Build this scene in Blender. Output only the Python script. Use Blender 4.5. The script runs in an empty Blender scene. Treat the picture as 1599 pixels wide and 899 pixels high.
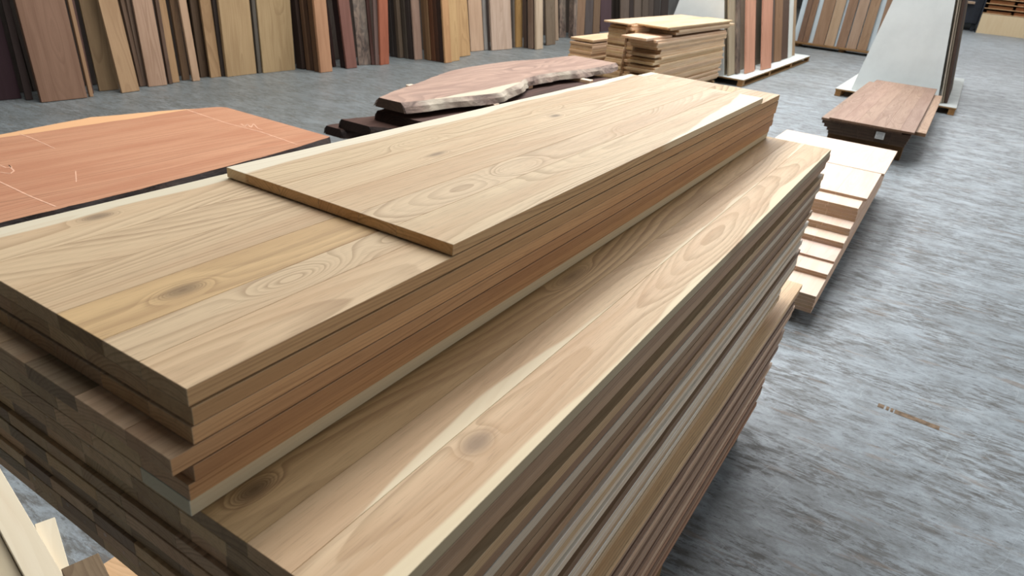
import bpy, bmesh, math, random
from mathutils import Matrix, Vector

random.seed(7)
C = bpy.context.scene.collection
PI = math.pi

# ---------------------------------------------------------------- camera
cam_data = bpy.data.cameras.new('camera')
cam_data.sensor_width = 36.0
cam_data.lens = 36.0 * 1085.886 / 1599.0
cam_data.clip_start = 0.02
cam_data.clip_end = 300.0
cam_data.dof.use_dof = True
cam_data.dof.focus_distance = 1.7
cam_data.dof.aperture_fstop = 8.0
cam = bpy.data.objects.new('camera', cam_data)
C.objects.link(cam)
YAW, PITCH, ROLL = 0.521629572, 0.455934010, 0.0969706145
fwd = Vector((-math.sin(YAW) * math.cos(PITCH), math.cos(YAW) * math.cos(PITCH), -math.sin(PITCH)))
rt = fwd.cross(Vector((0, 0, 1))).normalized()
up = rt.cross(fwd)
rt2 = math.cos(ROLL) * rt + math.sin(ROLL) * up
up2 = -math.sin(ROLL) * rt + math.cos(ROLL) * up
cam.matrix_world = Matrix(((rt2.x, up2.x, -fwd.x, 0.0), (rt2.y, up2.y, -fwd.y, 0.0),
                           (rt2.z, up2.z, -fwd.z, 2.0), (0, 0, 0, 1)))
bpy.context.scene.camera = cam

# ---------------------------------------------------------------- world, skylights, exposure
world = bpy.data.worlds.new('world')
bpy.context.scene.world = world
world.use_nodes = True
world.node_tree.nodes['Background'].inputs[0].default_value = (0.62, 0.72, 0.85, 1)
world.node_tree.nodes['Background'].inputs[1].default_value = 0.12

def area_light(name, loc, size, size_y, power, color, rot=(0, 0, 0)):
    d = bpy.data.lights.new(name, 'AREA')
    d.shape = 'RECTANGLE'
    d.size, d.size_y, d.energy, d.color = size, size_y, power, color
    o = bpy.data.objects.new(name, d)
    o.location, o.rotation_euler = loc, rot
    C.objects.link(o)
    return o

SKY = (0.97, 0.985, 1.0)
area_light('skylight', (-4.4, 12.0, 7.6), 2.4, 22.0, 1900, SKY)
area_light('skylight', (-1.4, 13.0, 7.6), 2.0, 20.0, 650, SKY)
area_light('skylight', (6.0, 16.0, 7.6), 2.2, 24.0, 420, SKY)
area_light('skylight', (1.0, 38.0, 7.6), 8.0, 14.0, 1500, SKY)
area_light('right_side_fill', (13.2, 5.0, 2.6), 4.5, 12.0, 430, SKY, (0, PI / 2, 0))  # added lamp with no doorway behind it, brightens the right-facing edges
vs = bpy.context.scene.view_settings
vs.view_transform = 'Standard'
vs.look = 'None'
vs.gamma = 1.0
vs.use_curve_mapping = False
vs.exposure = 0.0

# ---------------------------------------------------------------- node helpers
def srgb(r, g, b, k=1.0):
    def f(v):
        v /= 255.0
        return (((v + 0.055) / 1.055) ** 2.4 if v > 0.04045 else v / 12.92) * k
    return (f(r), f(g), f(b), 1.0)

class NT:
    def __init__(self, name):
        self.m = bpy.data.materials.new(name)
        self.m.use_nodes = True
        self.t = self.m.node_tree
        self.t.nodes.clear()
        self.out = self.t.nodes.new('ShaderNodeOutputMaterial')
        self.b = self.t.nodes.new('ShaderNodeBsdfPrincipled')
        self.t.links.new(self.b.outputs[0], self.out.inputs[0])
    def n(self, typ):
        return self.t.nodes.new(typ)
    def put(self, sock, v):
        if isinstance(v, bpy.types.NodeSocket):
            self.t.links.new(v, sock)
        else:
            sock.default_value = v
    def math(self, op, a, b=0.0, c=None, clamp=False):
        n = self.n('ShaderNodeMath')
        n.operation = op
        n.use_clamp = clamp
        self.put(n.inputs[0], a)
        self.put(n.inputs[1], b)
        if c is not None:
            self.put(n.inputs[2], c)
        return n.outputs[0]
    def sstep(self, v, lo, hi):
        n = self.n('ShaderNodeMapRange')
        n.interpolation_type = 'SMOOTHSTEP'
        self.put(n.inputs[0], v)
        n.inputs[1].default_value, n.inputs[2].default_value = lo, hi
        n.inputs[3].default_value, n.inputs[4].default_value = 0.0, 1.0
        return n.outputs[0]
    def mix(self, f, a, b, blend='MIX'):
        n = self.n('ShaderNodeMix')
        n.data_type = 'RGBA'
        n.blend_type = blend
        self.put(n.inputs[0], f)
        self.put(n.inputs[6], a)
        self.put(n.inputs[7], b)
        return n.outputs[2]
    def xyz(self, x, y, z):
        n = self.n('ShaderNodeCombineXYZ')
        for i, v in enumerate((x, y, z)):
            self.put(n.inputs[i], v)
        return n.outputs[0]
    def sep(self, v):
        n = self.n('ShaderNodeSeparateXYZ')
        self.put(n.inputs[0], v)
        return n.outputs
    def noise(self, vec, scale=1.0, detail=2.0, rough=0.5, color=False, dist=0.0):
        n = self.n('ShaderNodeTexNoise')
        self.put(n.inputs['Vector'], vec)
        n.inputs['Scale'].default_value = scale
        n.inputs['Detail'].default_value = detail
        n.inputs['Roughness'].default_value = rough
        n.inputs['Distortion'].default_value = dist
        return n.outputs['Color' if color else 'Fac']

# ---------------------------------------------------------------- materials
def wood(name, light, dark, tone, freq=115.0, strength=0.55, rough=0.55, wob=0.045, sap=None, sap_col=(232, 220, 190),
         knots=(), end=0.62, pores=0.25, k=1.0, spots=0.0, pith=0.14, side=(1, 1, 1)):
    """solid timber: growth rings about a wandering pith that runs along local Y"""
    t = NT(name)
    tc = t.n('ShaderNodeTexCoord')
    oi = t.n('ShaderNodeObjectInfo')
    R = oi.outputs['Random']
    x, y, z = t.sep(tc.outputs['Object'])
    ox, oy = t.math('MULTIPLY', R, 37.0), t.math('MULTIPLY', R, 91.0)
    xo, yo = t.math('ADD', x, ox), t.math('ADD', y, oy)
    low = t.sep(t.noise(t.xyz(t.math('MULTIPLY', xo, 1.6), t.math('MULTIPLY', yo, 0.42), z), 1.6, 1.5, 0.45, True))
    pxo = t.math('MULTIPLY', t.math('SUBTRACT', t.math('FRACT', t.math('MULTIPLY', R, 7.31)), 0.5), pith)
    pzo = t.math('MULTIPLY_ADD', t.math('FRACT', t.math('MULTIPLY', R, 13.7)), 0.16, 0.03)
    wx = t.math('MULTIPLY_ADD', t.math('SUBTRACT', low[0], 0.5), wob * 3.0, t.math('ADD', x, pxo))
    wz = t.math('MULTIPLY_ADD', t.math('SUBTRACT', low[1], 0.5), wob * 4.0, t.math('ADD', z, pzo))
    fine = t.noise(t.xyz(t.math('MULTIPLY', xo, 20.0), t.math('MULTIPLY', yo, 3.0), z), 1.0, 2.0, 0.5)
    r = t.math('SQRT', t.math('ADD', t.math('MULTIPLY', wx, wx), t.math('MULTIPLY', wz, wz)))
    r = t.math('MULTIPLY_ADD', t.math('SUBTRACT', fine, 0.5), 0.006, r)
    core = None
    for kx, ky, sx, sy, st, dk in knots:
        dx = t.math('DIVIDE', t.math('SUBTRACT', x, kx), sx)
        dy = t.math('DIVIDE', t.math('SUBTRACT', y, ky), sy)
        d2 = t.math('MULTIPLY', t.math('ADD', t.math('MULTIPLY', dx, dx), t.math('MULTIPLY', dy, dy)), -1.0)
        g = t.math('POWER', 2.718, d2)
        r = t.math('MULTIPLY_ADD', g, st, r)
        cg = t.math('MULTIPLY', t.sstep(g, 0.05, 1.0), dk)
        core = cg if core is None else t.math('MAXIMUM', core, cg)
    ph = t.math('MULTIPLY', r, freq)
    fr = t.math('FRACT', ph)
    wn = t.n('ShaderNodeTexWhiteNoise')
    wn.noise_dimensions = '1D'
    t.put(wn.inputs['W'], t.math('ADD', t.math('FLOOR', ph), ox))
    late = t.math('MULTIPLY', t.sstep(fr, 0.2, 0.92), t.math('SUBTRACT', 1.0, t.sstep(fr, 0.92, 1.0)))
    late = t.math('MULTIPLY', late, t.math('MULTIPLY_ADD', t.math('POWER', wn.outputs[0], 1.6), 0.85, 0.15))
    col = t.mix(t.math('MULTIPLY', late, strength), srgb(*light, k), srgb(*dark, k))
    broad = t.noise(t.xyz(t.math('MULTIPLY', xo, 9.0), t.math('MULTIPLY', yo, 0.9), z), 1.0, 3.0, 0.6)
    col = t.mix(t.math('MULTIPLY', t.sstep(broad, 0.42, 0.66), 0.75), col, srgb(*tone, k))
    streak = t.noise(t.xyz(t.math('MULTIPLY', xo, 95.0), t.math('MULTIPLY', yo, 1.7), t.math('MULTIPLY', z, 95.0)), 1.0, 3.0, 0.6)
    col = t.mix(t.math('MULTIPLY', t.sstep(streak, 0.46, 0.72), 0.40 * strength), col, srgb(*dark, k))
    por = t.noise(t.xyz(t.math('MULTIPLY', xo, 620.0), t.math('MULTIPLY', yo, 22.0), t.math('MULTIPLY', z, 620.0)), 1.0, 1.0, 0.5)
    col = t.mix(t.math('MULTIPLY', t.sstep(por, 0.55, 0.75), pores), col, srgb(*dark, k * 0.7))
    if sap:
        sgn, w, drift = sap if len(sap) == 3 else (*sap, 0.0)
        s = t.math('MULTIPLY', x, float(sgn))
        s = t.math('MULTIPLY_ADD', y, drift, s)
        sn = t.noise(t.xyz(t.math('MULTIPLY', xo, 2.0), t.math('MULTIPLY', yo, 1.7), z), 1.0, 2.0, 0.5)
        s = t.math('MULTIPLY_ADD', t.math('SUBTRACT', sn, 0.5), 0.10, s)
        s = t.math('MULTIPLY_ADD', t.math('SUBTRACT', fine, 0.5), 0.01, s)
        sm = t.sstep(s, w - 0.004, w + 0.004)
        col = t.mix(t.math('MULTIPLY', sm, 0.85), col, t.mix(t.math('MULTIPLY', late, 0.25), srgb(*sap_col, k), srgb(*light, k)))
    if core is not None:
        col = t.mix(core, col, srgb(*[v * 0.62 for v in dark], k))
    nx, ny, nz = t.sep(tc.outputs['Normal'])
    en = t.sstep(t.math('ABSOLUTE', ny), 0.8, 0.95)
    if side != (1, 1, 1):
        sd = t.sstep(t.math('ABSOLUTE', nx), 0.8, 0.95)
        col = t.mix(sd, col, t.mix(1.0, col, (*side, 1), 'MULTIPLY'))  # long edge faces: sawn tone and weaker side light multiplied into colour
    if spots:
        vo = t.n('ShaderNodeTexVoronoi')
        t.put(vo.inputs['Vector'], tc.outputs['Object'])
        vo.inputs['Scale'].default_value = 26.0
        sp = t.math('MULTIPLY', t.math('SUBTRACT', 1.0, t.sstep(vo.outputs['Distance'], 0.07, 0.12)), en)
    col = t.mix(t.math('MULTIPLY', en, 1.0), col, t.mix(1.0, col, (end, end * 0.86, end * 0.68, 1), 'MULTIPLY'))
    if spots:
        col = t.mix(t.math('MULTIPLY', sp, spots), col, srgb(225, 215, 195))
    col = t.mix(1.0, col, oi.outputs['Color'], 'MULTIPLY')
    t.put(t.b.inputs['Base Color'], col)
    t.put(t.b.inputs['Roughness'], t.math('MULTIPLY_ADD', late, 0.08, rough))
    t.b.inputs['Specular IOR Level'].default_value = 0.35
    return t.m

def plain(name, col, rough=0.6, var=0.12, scale=6.0, k=1.0, spec=0.4):
    t = NT(name)
    tc = t.n('ShaderNodeTexCoord')
    oi = t.n('ShaderNodeObjectInfo')
    nz = t.noise(tc.outputs['Object'], scale, 4.0, 0.6)
    c = t.mix(t.math('MULTIPLY', t.sstep(nz, 0.35, 0.7), 1.0), srgb(*col, k), srgb(*[v * (1 - var) for v in col], k))
    t.put(t.b.inputs['Base Color'], t.mix(1.0, c, oi.outputs['Color'], 'MULTIPLY'))
    t.b.inputs['Roughness'].default_value = rough
    t.b.inputs['Specular IOR Level'].default_value = spec
    return t.m

def concrete():
    t = NT('worn_concrete')
    tc = t.n('ShaderNodeTexCoord')
    p = tc.outputs['Object']
    x, y, z = t.sep(p)
    ca, sa = math.cos(0.02), math.sin(0.02)
    u = t.math('ADD', t.math('MULTIPLY', x, ca), t.math('MULTIPLY', y, sa))
    v = t.math('SUBTRACT', t.math('MULTIPLY', y, ca), t.math('MULTIPLY', x, sa))
    big = t.noise(p, 0.55, 4.0, 0.6)
    mid = t.noise(t.xyz(t.math('MULTIPLY', u, 4.2), t.math('MULTIPLY', v, 9.0), 0.0), 1.0, 9.0, 0.74, dist=0.4)
    smear = t.noise(t.xyz(t.math('MULTIPLY', u, 8.0), t.math('MULTIPLY', v, 32.0), 2.0), 1.0, 9.0, 0.8, dist=0.4)
    patch = t.noise(t.xyz(t.math('MULTIPLY', u, 1.8), t.math('MULTIPLY', v, 3.6), 5.0), 1.0, 6.0, 0.65)
    grit = t.noise(p, 70.0, 4.0, 0.75)
    col = t.mix(t.sstep(mid, 0.36, 0.66), srgb(160, 169, 175), srgb(124, 129, 131))
    col = t.mix(t.math('MULTIPLY', t.sstep(big, 0.45, 0.7), 0.4), col, srgb(112, 116, 117))
    white = t.noise(t.xyz(t.math('MULTIPLY', u, 2.4), t.math('MULTIPLY', v, 3.4), 19.0), 1.0, 5.0, 0.65)
    col = t.mix(t.math('MULTIPLY', t.sstep(white, 0.52, 0.72), 0.5), col, srgb(184, 193, 198))
    dirt = t.math('MULTIPLY', t.sstep(smear, 0.44, 0.58), t.sstep(patch, 0.38, 0.56))
    col = t.mix(t.math('MULTIPLY', dirt, 0.8), col, srgb(84, 79, 72))
    spk = t.noise(t.xyz(t.math('MULTIPLY', u, 12.0), t.math('MULTIPLY', v, 34.0), 7.0), 1.0, 5.0, 0.75)
    col = t.mix(t.math('MULTIPLY', t.sstep(spk, 0.55, 0.66), 0.65), col, srgb(66, 63, 60))
    rust = t.noise(t.xyz(t.math('MULTIPLY', u, 2.6), t.math('MULTIPLY', v, 12.0), 11.0), 1.0, 4.0, 0.65)
    col = t.mix(t.math('MULTIPLY', t.sstep(rust, 0.57, 0.68), 0.5), col, srgb(124, 104, 84))
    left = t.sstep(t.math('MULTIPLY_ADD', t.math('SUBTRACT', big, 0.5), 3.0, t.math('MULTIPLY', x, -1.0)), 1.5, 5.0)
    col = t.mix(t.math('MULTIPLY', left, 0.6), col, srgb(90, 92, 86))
    # fine pale scratches: thin level sets of stretched noise
    for ang, off, sc in ((1.2, 3.0, 1.1), (-0.5, 23.0, 1.4), (0.3, 47.0, 0.9)):
        c2, s2 = math.cos(ang), math.sin(ang)
        uu = t.math('ADD', t.math('MULTIPLY', x, c2), t.math('MULTIPLY', y, s2))
        vv = t.math('SUBTRACT', t.math('MULTIPLY', y, c2), t.math('MULTIPLY', x, s2))
        ns = t.noise(t.xyz(t.math('MULTIPLY', uu, 0.5 * sc), t.math('MULTIPLY', vv, 5.0 * sc), off), 1.0, 2.0, 0.5)
        band = t.math('SUBTRACT', 1.0, t.sstep(t.math('ABSOLUTE', t.math('SUBTRACT', ns, 0.53)), 0.0, 0.004))
        brk = t.sstep(t.noise(t.xyz(x, y, off), 2.6, 2.0, 0.5), 0.50, 0.62)
        col = t.mix(t.math('MULTIPLY', t.math('MULTIPLY', band, brk), 0.2), col, srgb(205, 212, 214))
    col = t.mix(t.math('MULTIPLY', t.sstep(grit, 0.5, 0.72), 0.3), col, srgb(70, 72, 72))
    t.put(t.b.inputs['Base Color'], col)
    t.put(t.b.inputs['Roughness'], t.math('MULTIPLY_ADD', mid, 0.2, t.math('MULTIPLY_ADD', dirt, 0.2, 0.32)))
    t.b.inputs['Specular IOR Level'].default_value = 0.5
    bp = t.n('ShaderNodeBump')
    bp.inputs['Strength'].default_value = 0.12
    bp.inputs['Distance'].default_value = 0.004
    t.put(bp.inputs['Height'], t.math('ADD', smear, t.math('MULTIPLY', grit, 0.4)))
    t.put(t.b.inputs['Normal'], bp.outputs[0])
    return t.m

def bark_mat(name, a, b, pale=0.0):
    t = NT(name)
    tc = t.n('ShaderNodeTexCoord')
    x, y, z = t.sep(tc.outputs['Object'])
    nz = t.noise(t.xyz(t.math('MULTIPLY', x, 9.0), t.math('MULTIPLY', y, 4.0), t.math('MULTIPLY', z, 14.0)), 1.0, 6.0, 0.7, dist=0.8)
    n2 = t.noise(t.xyz(t.math('MULTIPLY', x, 2.0), t.math('MULTIPLY', y, 1.4), z), 1.0, 3.0, 0.6)
    col = t.mix(t.sstep(nz, 0.36, 0.62), srgb(*a), srgb(*b))
    col = t.mix(t.math('MULTIPLY', t.sstep(n2, 0.42, 0.62), pale), col, srgb(196, 184, 164))
    t.put(t.b.inputs['Base Color'], col)
    t.b.inputs['Roughness'].default_value = 0.85
    bp = t.n('ShaderNodeBump')
    bp.inputs['Strength'].default_value = 0.8
    bp.inputs['Distance'].default_value = 0.02
    t.put(bp.inputs['Height'], nz)
    t.put(t.b.inputs['Normal'], bp.outputs[0])
    return t.m

SIDE = (0.82, 0.71, 0.60)  # browner sawn edges, with the low warm side light put into the tint
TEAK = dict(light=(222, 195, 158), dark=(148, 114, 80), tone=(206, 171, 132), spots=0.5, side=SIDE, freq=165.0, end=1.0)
M = {}
M['teak'] = wood('teak', **TEAK)
M['teak_sap_right'] = wood('teak_sap_right', sap=(1, 0.02), **TEAK)
M['teak_sap_left'] = wood('teak_sap_left', sap=(-1, 0.015), **TEAK)
M['teak_sap'] = wood('teak_sap', sap=(1, -0.3), **TEAK)
M['beech'] = wood('beech', (242, 220, 202), (214, 178, 150), (236, 206, 182), freq=160, strength=0.35, rough=0.5, pores=0.1, end=0.5, side=(0.78, 0.66, 0.56))
M['oak'] = wood('oak', (222, 194, 160), (176, 142, 106), (206, 172, 134), freq=140, strength=0.4, rough=0.6, pores=0.12, end=0.72)
M['walnut'] = wood('walnut', (164, 136, 114), (106, 82, 66), (144, 114, 94), freq=120, strength=0.5, rough=0.5, end=0.4)
M['red_slab'] = wood('red_slab', (196, 144, 112), (140, 92, 66), (178, 122, 92), freq=90, strength=0.7, rough=0.45, wob=0.03,
                     sap=(-1, 0.64), sap_col=(226, 176, 128), end=0.3, pith=0.9)
M['slab_top'] = wood('slab_top', (176, 146, 128), (104, 84, 78), (146, 118, 104), freq=30, strength=0.8, rough=0.6, wob=0.10, end=0.2, pith=0.6,
                     sap=(1, 0.36), sap_col=(206, 192, 168))
M['slab_dark'] = wood('slab_dark', (84, 58, 48), (42, 30, 25), (62, 43, 36), freq=40, strength=0.6, rough=0.8, end=0.35)
M['bark'] = bark_mat('bark', (150, 128, 114), (98, 80, 72), 0.8)
M['bark_dark'] = bark_mat('bark_dark', (64, 48, 40), (36, 27, 24))
# neutral grain, tinted by each board's own colour
M['board'] = wood('board', (255, 255, 255), (196, 186, 178), (226, 220, 214), freq=60, strength=0.55, rough=0.65, wob=0.06, pores=0.08, end=0.7)
M['rough_board'] = bark_mat('rough_board', (120, 100, 86), (66, 54, 48), 0.12)
M['pallet'] = wood('pallet', (190, 160, 118), (130, 100, 70), (165, 135, 98), strength=0.5, rough=0.8)
M['white_board'] = plain('white_board', (212, 216, 213), 0.55, 0.04, 2.0)
M['grey_card'] = plain('grey_card', (200, 204, 200), 0.7, 0.08, 4.0)
M['ply'] = wood('ply', (232, 222, 200), (214, 200, 172), (226, 212, 188), freq=40, strength=0.3, pores=0.05, end=0.8)
M['black_steel'] = plain('black_steel', (40, 44, 54), 0.5, 0.2)
M['paper'] = plain('paper', (200, 200, 196), 0.8, 0.05)
M['ink'] = plain('ink', (120, 120, 122), 0.8, 0.05)
M['chalk'] = plain('chalk', (226, 178, 148), 0.95, 0.12, 20.0)
M['tape'] = plain('tape', (138, 116, 94), 0.9, 0.3, 30.0)
M['wall'] = plain('wall', (120, 118, 114), 0.9, 0.2, 1.5)
M['ceiling'] = plain('ceiling', (120, 122, 124), 0.9, 0.1, 1.0)
M['concrete'] = concrete()

# ---------------------------------------------------------------- mesh + object helpers
_box_cache = {}
def box_mesh(w, l, h, ch=0.001):
    """chamfered box centred on x and y, base at z = 0"""
    key = (round(w, 4), round(l, 4), round(h, 4), ch)
    if key in _box_cache:
        return _box_cache[key]
    bm = bmesh.new()
    bmesh.ops.create_cube(bm, size=1.0)
    for v in bm.verts:
        v.co = Vector((v.co.x * w, v.co.y * l, (v.co.z + 0.5) * h))
    if ch:
        bmesh.ops.bevel(bm, geom=bm.edges[:], offset=ch, segments=1, profile=0.5, affect='EDGES')
    me = bpy.data.meshes.new('board')
    bm.to_mesh(me)
    bm.free()
    _box_cache[key] = me
    return me

def mesh_of(verts, faces):
    me = bpy.data.meshes.new('shape')
    me.from_pydata(verts, [], faces)
    bm = bmesh.new()
    bm.from_mesh(me)
    bmesh.ops.recalc_face_normals(bm, faces=bm.faces)
    bm.to_mesh(me)
    bm.free()
    return me

def obj(name, me, mat, parent=None, loc=(0, 0, 0), rot=(0, 0, 0), tint=(1, 1, 1)):
    if not me.materials:
        me.materials.append(M[mat])
    o = bpy.data.objects.new(name, me)
    C.objects.link(o)
    if me.materials[0] != M[mat]:
        o.material_slots[0].link = 'OBJECT'
        o.material_slots[0].material = M[mat]
    o.location, o.rotation_euler = loc, rot
    o.color = (*tint, 1.0)
    if parent:
        o.parent = parent
    return o

def tag(o, label, cat, group=None):
    o['label'] = label
    o['category'] = cat
    if group:
        o['group'] = group
    return o

def thing(name, label, cat, loc, rotz=0.0, group=None):
    o = bpy.data.objects.new(name, None)
    o.empty_display_size = 0.1
    C.objects.link(o)
    o.location = loc
    o.rotation_euler = (0, 0, rotz)
    return tag(o, label, cat, group)

def structure(name, me, mat, loc=(0, 0, 0)):
    o = obj(name, me, mat, None, loc)
    o['kind'] = 'structure'
    return o

ONES = ['', 'first', 'second', 'third', 'fourth', 'fifth', 'sixth', 'seventh', 'eighth', 'ninth', 'tenth', 'eleventh', 'twelfth',
        'thirteenth', 'fourteenth', 'fifteenth', 'sixteenth', 'seventeenth', 'eighteenth', 'nineteenth']
TENS = {2: ('twenty', 'twentieth'), 3: ('thirty', 'thirtieth'), 4: ('forty', 'fortieth'), 5: ('fifty', 'fiftieth'),
        6: ('sixty', 'sixtieth'), 7: ('seventy', 'seventieth')}
def ordinal(n):
    if n < 20:
        return ONES[n]
    a, b = divmod(n, 10)
    return TENS[a][1] if b == 0 else TENS[a][0] + '-' + ONES[b]

def tcol(r, g, b, ref=(200, 172, 130)):
    """a board's own tint relative to the plain teak colour"""
    a, c = srgb(r, g, b), srgb(*ref)
    return tuple(a[i] / c[i] for i in range(3))

# ---------------------------------------------------------------- the setting
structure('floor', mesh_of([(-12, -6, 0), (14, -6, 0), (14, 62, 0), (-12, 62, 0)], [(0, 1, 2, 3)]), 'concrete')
structure('wall_left', box_mesh(0.2, 68, 8.0, 0), 'wall', (-10.4, 28, 0))
structure('wall_far', box_mesh(24.0, 0.2, 8.0, 0), 'wall', (1.7, 61.9, 0))
structure('wall_right', box_mesh(0.2, 68, 8.0, 0), 'wall', (13.5, 28, 0))
structure('ceiling', box_mesh(25, 68, 0.2, 0), 'ceiling', (1.5, 28, 8.0))

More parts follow.
